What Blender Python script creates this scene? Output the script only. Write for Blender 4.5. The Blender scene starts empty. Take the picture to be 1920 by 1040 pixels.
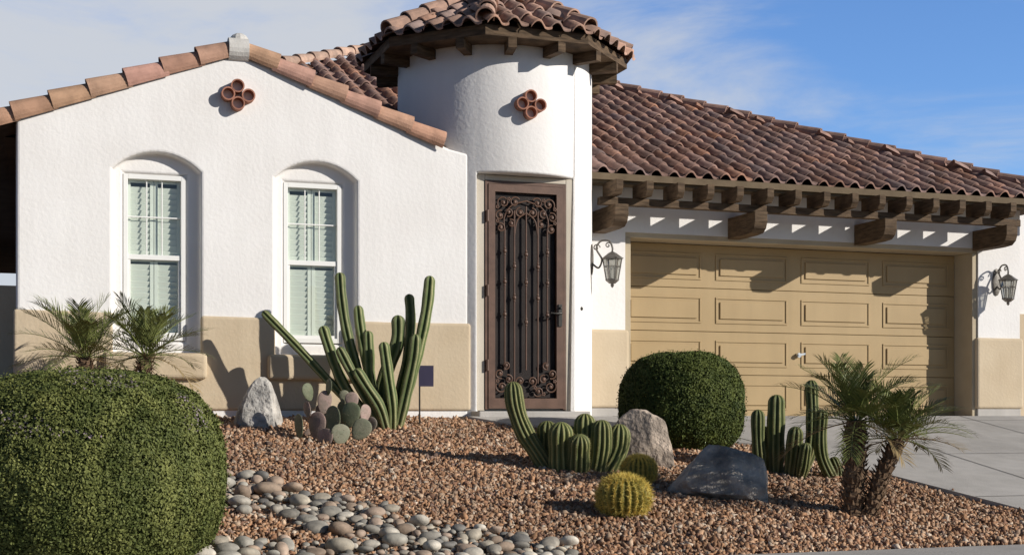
import bpy, math, random
import numpy as np
from mathutils import Vector, Matrix
random.seed(7); rng=np.random.default_rng(7)
S=bpy.context.scene
TH=math.radians(19.0); OX,OY=-0.541,14.8
cT,sT=math.cos(TH),math.sin(TH)
def UV(x,y):
    dx,dy=x-OX,y-OY
    return dx*cT+dy*sT, -dx*sT+dy*cT
def G(v):
    if v>-0.3: return -0.03
    if v>-5.69: return -0.03+0.172*(v+0.3)
    return -0.957
def GW(x,y): return G(UV(x,y)[1])

# ---------------- materials
def mat(name,c1,c2=None,rough=.85,nscale=4,bump=0,bscale=60,attr=False,spec=.25,detail=5,bdist=.01,metal=0,stretch=None,stain=0):
    m=bpy.data.materials.new(name); m.use_nodes=True
    nt=m.node_tree; N=nt.nodes; L=nt.links
    p=N['Principled BSDF']; p.inputs['Roughness'].default_value=rough
    p.inputs['Specular IOR Level'].default_value=spec; p.inputs['Metallic'].default_value=metal
    c2=c2 or c1
    tc=N.new('ShaderNodeTexCoord'); mp=N.new('ShaderNodeMapping'); L.new(tc.outputs['Object'],mp.inputs[0])
    if stretch: mp.inputs['Scale'].default_value=stretch
    no=N.new('ShaderNodeTexNoise'); no.inputs['Scale'].default_value=nscale; no.inputs['Detail'].default_value=detail
    L.new(mp.outputs[0],no.inputs['Vector'])
    r=N.new('ShaderNodeValToRGB'); L.new(no.outputs[0],r.inputs[0])
    r.color_ramp.elements[0].position=.32; r.color_ramp.elements[1].position=.68
    r.color_ramp.elements[0].color=(*c1,1); r.color_ramp.elements[1].color=(*c2,1)
    out=r.outputs[0]
    if attr:
        a=N.new('ShaderNodeAttribute'); a.attribute_name='Col'
        mx=N.new('ShaderNodeMix'); mx.data_type='RGBA'; mx.blend_type='MULTIPLY'; mx.inputs[0].default_value=1
        L.new(a.outputs['Color'],mx.inputs[6]); L.new(out,mx.inputs[7]); out=mx.outputs[2]
    if stain:
        m2=N.new('ShaderNodeMapping'); m2.inputs['Scale'].default_value=(5,5,.5); L.new(tc.outputs['Object'],m2.inputs[0])
        n2=N.new('ShaderNodeTexNoise'); n2.inputs['Scale'].default_value=1.3; n2.inputs['Detail'].default_value=8; L.new(m2.outputs[0],n2.inputs['Vector'])
        r2=N.new('ShaderNodeMapRange'); r2.inputs['From Min'].default_value=.35; r2.inputs['From Max'].default_value=.65; r2.inputs['To Min'].default_value=1-stain; L.new(n2.outputs[0],r2.inputs[0])
        mx=N.new('ShaderNodeMix'); mx.data_type='RGBA'; mx.blend_type='MULTIPLY'; mx.inputs[0].default_value=1
        L.new(out,mx.inputs[6]); L.new(r2.outputs[0],mx.inputs[7]); out=mx.outputs[2]
    L.new(out,p.inputs['Base Color'])
    if bump:
        bn=N.new('ShaderNodeTexNoise'); bn.inputs['Scale'].default_value=bscale; bn.inputs['Detail'].default_value=6
        L.new(mp.outputs[0],bn.inputs['Vector'])
        b=N.new('ShaderNodeBump'); b.inputs['Strength'].default_value=bump; b.inputs['Distance'].default_value=bdist
        L.new(bn.outputs[0],b.inputs['Height']); L.new(b.outputs[0],p.inputs['Normal'])
    return m
W1=(1,1,1)
M_st=mat('white_stucco',(.775,.745,.715),(.83,.805,.78),.92,1.3,.34,24,bdist=.011,stain=.035)
M_tan=mat('tan_stucco',(.54,.43,.295),(.61,.50,.355),.92,1.6,.35,28,bdist=.010,stain=.07)
M_trim=mat('beige_trim',(.42,.345,.24),(.48,.40,.28),.8,3,.2,60)
M_tile=mat('clay_tile',(.72,.72,.72),(1.22,1.17,1.12),.88,9,.35,90,attr=True)
M_terra=mat('terracotta',(.72,.72,.72),(1.12,1.12,1.12),.85,7,.4,70,attr=True)
M_wood=mat('stained_wood',(.055,.035,.02),(.145,.095,.056),.8,6,.6,30,stretch=(1,1,6))
M_fasc=mat('fascia_paint',(.12,.085,.05),(.165,.12,.073),.8,5,.3,40)
M_deck=mat('roof_deck',(.05,.033,.024),(.08,.055,.04),.9,4)
M_gar=mat('garage_paint',(.385,.27,.132),(.42,.298,.15),.5,2,.08,90,spec=.3,stain=.06)
M_win=mat('window_vinyl',(.76,.75,.72),(.80,.79,.76),.5,3)
M_shut=mat('shutter_paint',(.70,.72,.66),(.75,.77,.71),.5,3)
M_back=mat('window_interior',(.40,.42,.38),(.43,.45,.41),.9,3)
M_iron=mat('bronze_iron',(.095,.05,.032),(.14,.076,.05),.5,8,.1,80,spec=.4)
M_mesh=mat('screen_mesh',(.030,.024,.022),(.045,.036,.033),.7,3,.8,400)
M_dark=mat('dark_metal',(.04,.037,.033),(.07,.065,.06),.45,12,.1,80,metal=.5)
M_pew=mat('pewter_metal',(.10,.088,.075),(.2,.18,.155),.5,14,.3,60,metal=.35,spec=.5)
M_chrome=mat('handle_metal',(.5,.5,.5),(.6,.6,.6),.3,3,metal=.9)
M_conc=mat('concrete',(.38,.355,.325),(.49,.46,.425),.9,1.2,.3,60,stain=.10)
M_joint=mat('joint',(.16,.15,.14),(.2,.19,.18),.95,5)
M_asph=mat('asphalt',(.045,.045,.045),(.065,.063,.06),.95,3,.5,120)
M_soil=mat('gravel_soil',(.13,.072,.038),(.27,.158,.09),.95,45,1.0,70,bdist=.03)
M_stone=mat('gravel_stone',(.75,.75,.75),(1.15,1.12,1.1),.9,40,.3,120,attr=True)
M_peb=mat('river_pebble',(.7,.7,.7),(1.12,1.1,1.08),.75,22,.2,90,attr=True)
M_rock=mat('boulder_rock',(.5,.5,.5),(1.25,1.22,1.18),.9,6,1.0,18,attr=True,bdist=.045,detail=10)
M_leaf=mat('hedge_leaf',(.72,.76,.7),(1.22,1.16,1.15),.65,5,attr=True,spec=.2)
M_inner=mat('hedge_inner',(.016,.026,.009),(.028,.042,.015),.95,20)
M_cact=mat('cactus_skin',(.8,.85,.8),(1.15,1.1,1.1),.6,14,.2,60,attr=True)
M_palm=mat('palm_leaf',(.85,.85,.8),(1.1,1.1,1.05),.5,8,attr=True,spec=.4)
M_trunk=mat('palm_trunk',(.09,.055,.032),(.20,.13,.08),.95,25,.8,60)
M_sign=mat('sign_face',(.045,.04,.075),(.06,.05,.09),.5,3)
M_mort=mat('mortar',(.50,.48,.45),(.60,.575,.54),.9,9,.4,60)
def glassmat(name,c,f):
    m=bpy.data.materials.new(name); m.use_nodes=True; nt=m.node_tree; N=nt.nodes; L=nt.links
    N.remove(N['Principled BSDF']); o=N['Material Output']
    t=N.new('ShaderNodeBsdfTransparent'); t.inputs[0].default_value=(*c,1)
    g=N.new('ShaderNodeBsdfGlossy'); g.inputs['Roughness'].default_value=.03
    mx=N.new('ShaderNodeMixShader'); mx.inputs[0].default_value=f; L.new(t.outputs[0],mx.inputs[1]); L.new(g.outputs[0],mx.inputs[2]); L.new(mx.outputs[0],o.inputs[0])
    return m
M_glass=glassmat('window_glass',(.92,.95,.92),.07)
M_lglass=glassmat('lantern_glass',(.72,.72,.69),.15)

# ---------------- mesh helpers
class Acc:
    def __init__(s): s.v=[]; s.f=[]; s.m=[]; s.c=[]
    def add(s,vs,fs,m=0,col=W1):
        o=len(s.v); vs=[tuple(map(float,q)) for q in vs]; s.v+=vs
        s.f+=[tuple(int(i)+o for i in f) for f in fs]; s.m+=[m]*len(fs)
        if isinstance(col,tuple): s.c+=[col]*len(vs)
        else: s.c+=[tuple(q) for q in col]
    def box(s,x0,x1,y0,y1,z0,z1,m=0,col=W1):
        s.add([(x0,y0,z0),(x1,y0,z0),(x1,y1,z0),(x0,y1,z0),(x0,y0,z1),(x1,y0,z1),(x1,y1,z1),(x0,y1,z1)],
              [(3,2,1,0),(4,5,6,7),(0,1,5,4),(1,2,6,5),(2,3,7,6),(3,0,4,7)],m,col)
    def obox(s,c,ax,ay,az,m=0,col=W1):
        c=np.array(c,float);ax,ay,az=[np.array(q,float) for q in(ax,ay,az)]
        vs=[c+sx*ax+sy*ay+sz*az for sz in(-1,1) for sx,sy in((-1,-1),(1,-1),(1,1),(-1,1))]
        s.add(vs,[(3,2,1,0),(4,5,6,7),(0,1,5,4),(1,2,6,5),(2,3,7,6),(3,0,4,7)],m,col)
    def prism(s,poly,y0,y1,m=0,col=W1):
        n=len(poly)
        s.add([(x,y0,z) for x,z in poly]+[(x,y1,z) for x,z in poly],
              [tuple(range(n)),tuple(range(2*n-1,n-1,-1))]+[((i+1)%n,i,i+n,(i+1)%n+n) for i in range(n)],m,col)
    def tube(s,pts,r,seg=8,m=0,col=W1,cap=True):
        pts=np.array(pts,float); n=len(pts)
        rr=np.full(n,r) if np.isscalar(r) else np.array(r)
        T=np.gradient(pts,axis=0); T/=np.linalg.norm(T,axis=1)[:,None]+1e-9
        a=np.array([0,0,1.]) if abs(T[0][2])<.9 else np.array([1.,0,0])
        nn=np.cross(T[0],a); nn/=np.linalg.norm(nn); vs=[]
        for i in range(n):
            nn=nn-T[i]*nn.dot(T[i]); nn/=np.linalg.norm(nn); b=np.cross(T[i],nn)
            for k in range(seg):
                p=2*math.pi*k/seg; vs.append(pts[i]+rr[i]*(math.cos(p)*nn+math.sin(p)*b))
        fs=[(i*seg+k,i*seg+(k+1)%seg,(i+1)*seg+(k+1)%seg,(i+1)*seg+k) for i in range(n-1) for k in range(seg)]
        if cap: fs+=[tuple(range(seg-1,-1,-1)),tuple((n-1)*seg+k for k in range(seg))]
        s.add(vs,fs,m,col)
    def ell(s,c,r,m=0,col=W1,nu=12,nv=8,R=None,ob=0):
        vs=[];c=np.array(c,float)
        for j in range(nv+1):
            t=math.pi*j/nv
            for i in range(nu):
                p=2*math.pi*i/nu; q=np.array([r[0]*math.sin(t)*math.cos(p)*(1+ob*math.cos(t)),r[1]*math.sin(t)*math.sin(p),r[2]*math.cos(t)])
                if R is not None:q=R@q
                vs.append(c+q)
        s.add(vs,[(j*nu+i,(j+1)*nu+i,(j+1)*nu+(i+1)%nu,j*nu+(i+1)%nu) for j in range(nv) for i in range(nu)],m,col)
    def obj(s,name,mats,parent=None,bevel=0,smooth=False,seg=2,ang=40):
        me=bpy.data.meshes.new(name); me.from_pydata(s.v,[],s.f)
        for q in (mats if isinstance(mats,list) else [mats]): me.materials.append(q)
        me.polygons.foreach_set('material_index',s.m)
        a=me.color_attributes.new('Col','FLOAT_COLOR','POINT')
        c=np.ones((len(s.v),4),np.float32); c[:,:3]=np.array(s.c); a.data.foreach_set('color',c.ravel())
        if smooth: me.polygons.foreach_set('use_smooth',[True]*len(s.f))
        me.update()
        o=bpy.data.objects.new(name,me); S.collection.objects.link(o)
        if parent: o.parent=parent
        if bevel:
            b=o.modifiers.new('b','BEVEL'); b.width=bevel; b.segments=seg; b.limit_method='ANGLE'; b.angle_limit=math.radians(ang)
        return o
def bulk(name,bv,bf,R,T,col,mt,smooth=False,parent=None):
    bv=np.array(bv,float); bf=np.array(bf); n=len(T);k=len(bv)
    V=(np.einsum('nij,kj->nki',R,bv)+T[:,None,:]).reshape(-1,3)
    F=(bf[None]+(np.arange(n)*k)[:,None,None]).reshape(-1,bf.shape[1])
    me=bpy.data.meshes.new(name); me.vertices.add(len(V)); me.vertices.foreach_set('co',V.astype(np.float32).ravel())
    me.loops.add(F.size); me.loops.foreach_set('vertex_index',F.astype(np.int32).ravel())
    me.polygons.add(len(F)); me.polygons.foreach_set('loop_start',(np.arange(len(F))*F.shape[1]).astype(np.int32))
    try: me.polygons.foreach_set('loop_total',np.full(len(F),F.shape[1],np.int32))
    except Exception: pass
    me.update(calc_edges=True)
    if smooth: me.polygons.foreach_set('use_smooth',np.ones(len(F),bool))
    a=me.color_attributes.new('Col','FLOAT_COLOR','POINT'); c=np.ones((len(V),4),np.float32); c[:,:3]=np.repeat(col,k,axis=0)
    a.data.foreach_set('color',c.ravel()); me.materials.append(mt)
    o=bpy.data.objects.new(name,me); S.collection.objects.link(o)
    if parent:o.parent=parent
    return o
def randrot(n):
    q=rng.normal(size=(n,4)); q/=np.linalg.norm(q,axis=1)[:,None]; w,x,y,z=q.T
    return np.stack([np.stack([1-2*(y*y+z*z),2*(x*y-z*w),2*(x*z+y*w)],-1),np.stack([2*(x*y+z*w),1-2*(x*x+z*z),2*(y*z-x*w)],-1),np.stack([2*(x*z-y*w),2*(y*z+x*w),1-2*(x*x+y*y)],-1)],1)
def zrot(a):
    c,s=np.cos(a),np.sin(a);o=np.zeros_like(a);l=np.ones_like(a)
    return np.stack([np.stack([c,-s,o],-1),np.stack([s,c,o],-1),np.stack([o,o,l],-1)],1)
def ico(sub):
    import bmesh
    b=bmesh.new(); bmesh.ops.create_icosphere(b,subdivisions=sub,radius=1); b.verts.ensure_lookup_table()
    v=np.array([q.co[:] for q in b.verts]); f=np.array([[q.index for q in p.verts] for p in b.faces]); b.free(); return v,f
def wnoise(P,seed,freq,n=6):
    r=np.random.default_rng(seed); o=np.zeros(len(P))
    for i in range(n):
        d=r.normal(size=3); d/=np.linalg.norm(d); o+=np.sin(P@d*freq*r.uniform(.6,1.6)+r.uniform(0,6.28))
    return o/n
def catmull(P,n):
    P=np.array(P,float); P=np.vstack([2*P[0]-P[1],P,2*P[-1]-P[-2]]); out=[]
    for i in range(1,len(P)-2):
        for t in np.linspace(0,1,n,endpoint=False):
            a,b,c,d=P[i-1:i+3]; out.append(.5*(2*b+(c-a)*t+(2*a-5*b+4*c-d)*t*t+(3*b-a-3*c+d)*t**3))
    out.append(P[-2]); return np.array(out)
def empty(name,loc=(0,0,0),rz=0):
    e=bpy.data.objects.new(name,None); e.location=loc; e.rotation_euler=(0,0,rz); S.collection.objects.link(e); return e

# ================= HOUSE
HS=empty('stucco_house',(OX,OY,0),TH)
UA=-2.356
def gz(u): return 3.67-.385*abs(u-UA)
a=Acc()
poly=[(-4.476,-.1),(.08,-.1),(.08,2.80),(-.12,2.84)]
poly+=[(UA+t,3.67-.385*(math.sqrt(t*t+.03)-.1)) for t in (1.9,1.4,.9,.5,.25,.1,0,-.1,-.25,-.5,-.9,-1.4,-1.9)]+[(-4.476,2.87)]
a.prism(poly,0,.34)
wall=a.obj('gable_wall',[M_st],HS,bevel=.03,seg=3,ang=50)
a=Acc(); a.prism([(-4.50,.06),(.10,.06),(.10,.99),(-.8,.985),(-1.9,1.0),(-3.0,1.01),(-4.50,1.03)],-.03,.1)
band=a.obj('gable_base_band',[M_tan],HS,bevel=.028,seg=3,ang=50)
cut=Acc(); WC=(-3.17,-1.575)
def arch(uc,hw,z0,zs,rise,n=14):
    R=(hw*hw+rise*rise)/(2*rise); p=[(uc-hw,z0),(uc+hw,z0)]
    A=math.asin(min(1,hw/R))
    for i in range(n+1):
        t=A-2*A*i/n; p.append((uc+R*math.sin(t),zs+rise-R+R*math.cos(t)))
    return p
for uc in WC:
    cut.prism(arch(uc+.015,.425,.62,2.44,.18),-.2,.12)
c1=cut.obj('cutter',[M_st],HS)
cut=Acc()
for uc in WC: cut.box(uc-.305,uc+.305,-.3,.6,.75,2.42)
c2=cut.obj('cutter2',[M_st],HS)
def boolop(o,c):
    bpy.context.view_layer.update()
    m=o.modifiers.new('bo','BOOLEAN'); m.operation='DIFFERENCE'; m.object=c; m.solver='EXACT'
    o.modifiers.move(len(o.modifiers)-1,0)
def bake(o):
    dg=bpy.context.evaluated_depsgraph_get(); me=bpy.data.meshes.new_from_object(o.evaluated_get(dg)); o.modifiers.clear(); o.data=me
for o in (wall,band): boolop(o,c1)
boolop(wall,c2)
for o in (wall,band): bake(o)
bpy.data.objects.remove(c1); bpy.data.objects.remove(c2)
for uc in WC:
    a=Acc(); a.box(uc-.495,uc+.495,-.11,.13,.37,.63); a.obj('window_sill',[M_tan],HS,bevel=.04,seg=3)
    a=Acc(); hw=.303
    v0,v1=.125,.20
    for x0,x1,z0,z1 in ((-hw,-hw+.045,.76,2.415),(hw-.045,hw,.76,2.415),(-hw+.045,hw-.045,.76,.81),(-hw+.045,hw-.045,2.365,2.415)):
        a.box(uc+x0,uc+x1,v0,v1,z0,z1)
    a.box(uc-hw+.045,uc+hw-.045,.14,.19,1.565,1.615)
    for x0,x1,z0,z1 in ((-hw+.045,-hw+.07,.81,1.565),(hw-.07,hw-.045,.81,1.565),(-hw+.07,hw-.07,.81,.84)):
        a.box(uc+x0,uc+x1,.145,.185,z0,z1)
    for x in (-.075,.075): a.box(uc+x-.006,uc+x+.006,.158,.170,1.615,2.365)
    a.box(uc-hw+.045,uc+hw-.045,.155,.168,1.985,1.999)
    a.obj('window_frame',[M_win],HS,bevel=.004)
    a=Acc(); g0,g1=uc-hw+.046,uc+hw-.046; a.add([(g0,.175,.8),(g1,.175,.8),(g1,.175,2.37),(g0,.175,2.37)],[(0,1,2,3)]); a.obj('window_glass',[M_glass],HS)
    a=Acc()
    for sx in (-1,1):
        xa=uc+(0.003 if sx>0 else -.262); xb=xa+.259
        for x0,x1 in ((xa,xa+.035),(xb-.035,xb)): a.box(x0,x1,.205,.23,.78,2.4)
        for z0 in (.78,1.55,2.34): a.box(xa+.035,xb-.035,.205,.23,z0,z0+.06)
        for zz0,zz1 in ((.86,1.53),(1.63,2.32)):
            z=zz0
            while z<zz1:
                a.obox(((xa+xb)/2,.222,z),((xb-xa)/2-.036,0,0),(0,.011,-.030),(0,.003,.0015)); z+=.058
    a.obj('plantation_shutter',[M_shut],HS)
    a=Acc(); a.box(uc-.32,uc+.32,.345,.36,.7,2.5); a.obj('window_back',[M_back],HS)
a=Acc()
a.box(-4.476,-4.2,.342,9,-.1,2.8); a.box(-4.2,7.9,12,12.2,-.1,2.75); a.box(7.86,8.06,1.5,12,-.1,2.72)
a.obj('side_walls',[M_st],HS)
a=Acc()
for sg in (-1,1):
    x1=UA+sg*(2.75 if sg<0 else 2.2)
    vs=[]
    for y in (.05,3.6):
        for (x,dz) in ((UA,.0),(x1,.0),(x1,-.09),(UA,-.09)): vs.append((x,y,3.67-.385*abs(x-UA)+.06+dz))
    a.add(vs,[(0,1,2,3),(7,6,5,4),(0,4,5,1),(1,5,6,2),(2,6,7,3),(3,7,4,0)])
a.obj('gable_roof_deck',[M_deck],HS)
def barrel(acc,p0,p1,r0,r1,up,col,full=1.15,seg=10,th=.018):
    p0,p1=np.array(p0,float),np.array(p1,float); t=p1-p0; t/=np.linalg.norm(t)
    up=np.array(up,float); up-=t*up.dot(t); up/=np.linalg.norm(up); s=np.cross(t,up)
    vs=[];n=seg+1
    for (p,rs) in ((p0,(r0-th,r0)),(p1,(r1,r1-th))):
        for r in rs:
            for k in range(n):
                q=(-full+2*full*k/seg)*math.pi/2
                vs.append(p+r*(math.sin(q)*s+math.cos(q)*up))
    fs=[]
    for ring in range(3):
        for k in range(seg): fs.append((ring*n+k,ring*n+k+1,(ring+1)*n+k+1,(ring+1)*n+k))
    acc.add(vs,fs,0,col)
a=Acc()
def rake(x0,x1,step=.345):
    n=int(abs(x1-x0)/step/.93); xs=np.linspace(x0,x1,n+1)
    for i in range(n):
        xa=xs[i]; xb=xs[i]+(xs[i+1]-xs[i])*1.14
        k=random.uniform(.82,1.12); col=(.50*k,.295*k*random.uniform(.95,1.06),.205*k*random.uniform(.93,1.1))
        j=random.uniform(-.010,.010)
        barrel(a,(xa,.035+j,gz(xa)+.075+j*.5),(xb,.035+j,gz(xb)+.045),.118,.095,(0,0,1),col,full=1.5,seg=14)
rake(UA-2.85,UA-.05); rake(-.2,UA+.05)
a.obj('rake_tiles',[M_terra],HS,smooth=False)
a=Acc(); a.ell((UA+.02,.09,3.81),(.10,.10,.085),0); a.tube([(UA-.10,.035,3.705),(UA+.10,.035,3.705)],.122,18); a.ell((-.22,.05,2.93),(.05,.09,.07))
a.obj('ridge_mortar',[M_mort],HS,smooth=False)
# tower
TC=(.684,.928); TR=1.11
a=Acc(); n=96; prof=[(-.1,TR),(4.05,TR)]
vs=[(TC[0]+r*math.cos(2*math.pi*i/n),TC[1]+r*math.sin(2*math.pi*i/n),z) for z,r in prof for i in range(n)]
a.add(vs,[(i,(i+1)%n,(i+1)%n+n,i+n) for i in range(n)]+[tuple(range(n-1,-1,-1)),tuple(range(n,2*n))])
tw=a.obj('entry_tower',[M_st],HS,bevel=.025,seg=3,ang=50)
cc=Acc(); cc.box(.163,1.292,-.5,.10,.05,2.60); c1=cc.obj('c',[M_st],HS)
boolop(tw,c1); bake(tw); bpy.data.objects.remove(c1)
tw.data.polygons.foreach_set('use_smooth',[abs(p.normal.z)<.5 and len(p.vertices)==4 for p in tw.data.polygons])
def vent(cx,y,cz,name):
    a=Acc()
    for dx,dz in ((-.005,.09),(-.098,.005),(.103,.0),(.0,-.085)):
        r0=.068; r1=.054; n=20; vs=[]
        for (yy,r) in ((y+.12,r0),(y-.10,r0),(y-.10,r1),(y+.04,r1)):
            vs+=[(cx+dx+r*math.cos(2*math.pi*i/n),yy,cz+dz+r*math.sin(2*math.pi*i/n)) for i in range(n)]
        kk=random.uniform(.85,1.1)
        a.add(vs,[(k*n+i,k*n+(i+1)%n,(k+1)*n+(i+1)%n,(k+1)*n+i) for k in range(3) for i in range(n)],0,(.37*kk,.17*kk,.115*kk))
        a.add([vs[3*n+i] for i in range(n)],[tuple(range(n))],0,(.02,.012,.01))
    return a.obj(name,[M_terra],HS,smooth=False)
vent(-2.37,0,3.23,'clay_pipe_vent'); vent(.70,-.175,3.32,'tower_pipe_vent')
a=Acc()
a.box(.168,.262,.0,.11,.06,2.595); a.box(1.195,1.288,.0,.11,.06,2.595); a.box(.262,1.195,.0,.11,2.535,2.595)
a.obj('door_surround',[mat('cream_trim',(.52,.46,.37),(.58,.52,.43),.8,3,.2,60)],HS,bevel=.008)
a=Acc(); D0,D1,DZ0,DZ1=.265,1.192,.075,2.53
fv0,fv1=-.02,.05
a.box(D0,D0+.03,-.01,.08,DZ0,DZ1); a.box(D1-.03,D1,-.01,.08,DZ0,DZ1); a.box(D0+.03,D1-.03,-.01,.08,DZ1-.03,DZ1)
i0,i1=D0+.035,D1-.035
a.box(i0,i0+.075,fv0,fv1,DZ0+.01,DZ1-.035); a.box(i1-.075,i1,fv0,fv1,DZ0+.01,DZ1-.035)
a.box(i0+.075,i1-.075,fv0,fv1,DZ1-.115,DZ1-.035); a.box(i0+.075,i1-.075,fv0,fv1,DZ0+.01,DZ0+.12)
a.box(i0+.085,i1-.085,.03,.04,DZ0+.13,DZ1-.125,1)
dc=(D0+D1)/2; xb=[-.245,-.135,0,.135,.245]
def spiral(cx,cz,r0,turns,start,sgn,r1=.012,n=26,rad=.0085):
    p=[]
    for i in range(n+1):
        t=i/n; r=r0+(r1-r0)*t; q=start+sgn*turns*2*math.pi*t
        p.append((cx+r*math.cos(q),-.012,cz+r*math.sin(q)))
    a.tube(p,rad,6)
tops=[2.02,2.22,2.27,2.22,2.02]; bots=[.50,.36,.50,.36,.50]
for x,t,b in zip(xb,tops,bots):
    a.tube([(dc+x,-.012,b),(dc+x,-.012,t)],.0095,6)
knots={-.245:(1.10,1.45,1.78),-.135:(1.28,1.62),0:(1.02,1.75,1.45),.135:(1.28,1.62),.245:(1.10,1.45,1.78)}
for x,ks in knots.items():
    for k in ks:
        a.ell((dc+x,-.014,k),(.022,.02,.024),nu=8,nv=6); a.ell((dc+x,-.014,k+.035),(.015,.013,.013),nu=8,nv=6); a.ell((dc+x,-.014,k-.035),(.015,.013,.013),nu=8,nv=6)
for sg in (-1,1):
    for (x,z,r,tu,st,dr) in ((.26,2.30,.07,1.4,-.5,1),(.13,2.31,.06,1.3,2.6,-1),(.30,2.16,.055,1.3,2.0,-1),(.29,2.03,.05,1.4,1.2,1),(.20,2.20,.05,1.2,-1.2,-1),(.07,2.20,.055,1.4,1.6,-1),(.17,2.08,.045,1.2,1.2,1),
                           (.28,.32,.07,1.4,.5,-1),(.14,.27,.06,1.3,-2.6,1),(.30,.46,.055,1.3,-2.,1),(.20,.40,.05,1.2,1.2,1),(.07,.38,.055,1.4,-1.6,1),(.23,.55,.045,1.3,-1,-1)):
        s0=st if sg>0 else math.pi-st
        spiral(dc+sg*x,z,r,tu,s0,dr*sg)
        a.ell((dc+sg*x,-.02,z),(.02,.012,.02),nu=8,nv=5)
    for q in ((.33,2.25),(.2,2.34),(.33,2.1),(.33,.38),(.2,.24),(.1,.31)):
        for k in range(5): a.ell((dc+sg*q[0]+.014*math.cos(k*1.256),-.02,q[1]+.014*math.sin(k*1.256)),(.011,.008,.011),nu=6,nv=4)
    P=catmull([(dc+sg*.245,-.012,2.0),(dc+sg*.25,-.012,2.14),(dc+sg*.17,-.012,2.27),(dc,-.012,2.33)],6); a.tube(P,.008,6)
    P=catmull([(dc+sg*.135,-.012,1.95),(dc+sg*.10,-.012,2.12),(dc,-.012,2.2)],6); a.tube(P,.008,6)
for z in (.55,1.35,2.15): a.tube([(D0+.02,-.03,z-.06),(D0+.02,-.03,z+.06)],.014,8)
a.obj('security_screen_door',[M_iron,M_mesh],HS)
a=Acc(); hx=i1-.037
a.box(hx-.02,hx+.02,-.034,-.02,.98,1.22); P=catmull([(hx,-.035,1.12),(hx,-.075,1.12),(hx-.06,-.085,1.115),(hx-.13,-.08,1.12)],6); a.tube(P,.010,8); a.ell((hx,-.04,1.18),(.014,.012,.014))
a.obj('door_handle',[M_dark],HS,smooth=False)
a=Acc(); a.box(.10,1.36,-.32,.10,-.1,.055); a.obj('entry_step',[M_conc],HS,bevel=.012)
a=Acc()
nx=TC[0]+TR*math.sin(.72); ny=TC[1]-TR*math.cos(.72)
a.ell((nx,ny,1.19),(.022,.022,.022)); a.obj('doorbell',[M_dark],HS)
# ---- roofs
def tile_field(acc,P,e,d,n,A,B,inside,w,expo,base,lift=.028,hb=.062):
    P,e,d,n=[np.array(q,float) for q in (P,e,d,n)]
    xs=np.linspace(0,1,10); h=np.where(xs<.62,hb*np.sin(np.pi*np.clip(xs/.62,0,1))**.8,-.012*np.sin(np.pi*(xs-.62)/.38))
    b=B[0]
    while b<B[1]:
        x=A[0]
        while x<A[1]:
            if inside(x+w/2,b+expo*.5):
                ja=rng.normal()*.006; jl=rng.normal()*.005; jb=rng.normal()*.008; k=rng.uniform(.72,1.28); hu=rng.normal()*.07; col=(base[0]*k*(1+hu),base[1]*k,base[2]*k*(1-hu))
                vs=[]
                for bb,off in ((b+jb,-.024+lift+jl),(b+jb,lift+jl),(b+expo+.03,0)):
                    for q in range(10): vs.append(P+e*(x+xs[q]*w+ja)+d*bb+n*(h[q]+off))
                acc.add(vs,[(r*10+q,r*10+q+1,(r+1)*10+q+1,(r+1)*10+q) for r in range(2) for q in range(9)],0,col)
            x+=w
        b+=expo
SL=.46; cs=1/math.sqrt(1+SL*SL); sn=SL*cs; VE=.55; ZE=2.80
AP=(1.62,7.55); UL,UR=-5.39,8.62
BROWN=(.275,.175,.145)
def ins(x,b):
    v=VE+b*cs; u=x
    if u>9.17-v+.05 or u<v-5.937-.05: return False
    z=ZE+SL*(v-VE)
    if u<-3.3: return False
    if u<.15 and z<gz(u)-.25: return False
    if u<1.62 and v<1.2: return False
    return True
a=Acc(); tile_field(a,(0,VE,ZE),(1,0,0),(0,cs,sn),(0,-sn,cs),(-3.3,8.6),(0,7.8),ins,.222,.345,BROWN)
a.obj('roof_tiles',[M_tile],HS,smooth=True)
a=Acc(); zt=ZE+SL*7.0-.02; e=-.02
VB=7.55*2-.55
a.add([(UL,VE,ZE+e),(UR,VE,ZE+e),(UR,VB,ZE+e),(UL,VB,ZE+e),(AP[0],AP[1],zt)],[(0,1,4),(1,2,4),(2,3,4),(3,0,4),(3,2,1,0)])
a.obj('roof_deck',[M_deck],HS)
def ins2(x,b): 
    t=b*cs; return t<x-VE+.1 and t<VB-x+.1
a=Acc(); tile_field(a,(UR,0,ZE),(0,1,0),(-cs,0,sn),(sn,0,cs),(VE,VB),(0,7.8),ins2,.222,.345,BROWN)
a.obj('side_roof_tiles',[M_tile],HS,smooth=True)
a=Acc()
def hips(p0,p1,r=.1,step=.36,base=(.33,.21,.17),full=1.3):
    p0,p1=np.array(p0,float),np.array(p1,float); Ln=np.linalg.norm(p1-p0); n=max(1,int(round(Ln/step))); t=(p1-p0)/Ln
    for i in range(n):
        q0=p0+t*Ln*i/n; q1=p0+t*(Ln*(i+1)/n+.05); k=random.uniform(.78,1.18)
        barrel(a,q0+np.array([0,0,.02+random.uniform(-.006,.006)]),q1,r*1.1,r*.9,(0,0,1),(base[0]*k,base[1]*k,base[2]*k),full=full)
hips((UR,VE,ZE+.05),(AP[0],AP[1],zt+.07),r=.085); hips((-2.6,-2.6+5.937,ZE+SL*(3.337-.55)+.05),(AP[0],AP[1],zt+.07),r=.085,base=(.46,.32,.25)); 
a.obj('hip_tiles',[M_tile],HS)
a=Acc(); a.box(1.60,UR-.02,VE+.02,VE+.06,2.685,2.775); a.box(1.60,UR-.04,VE+.062,1.0,2.72,2.74)
a.box(1.60,UR,VE-.03,VE+.018,2.715,2.79)
a.obj('fascia',[M_fasc],HS)
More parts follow.
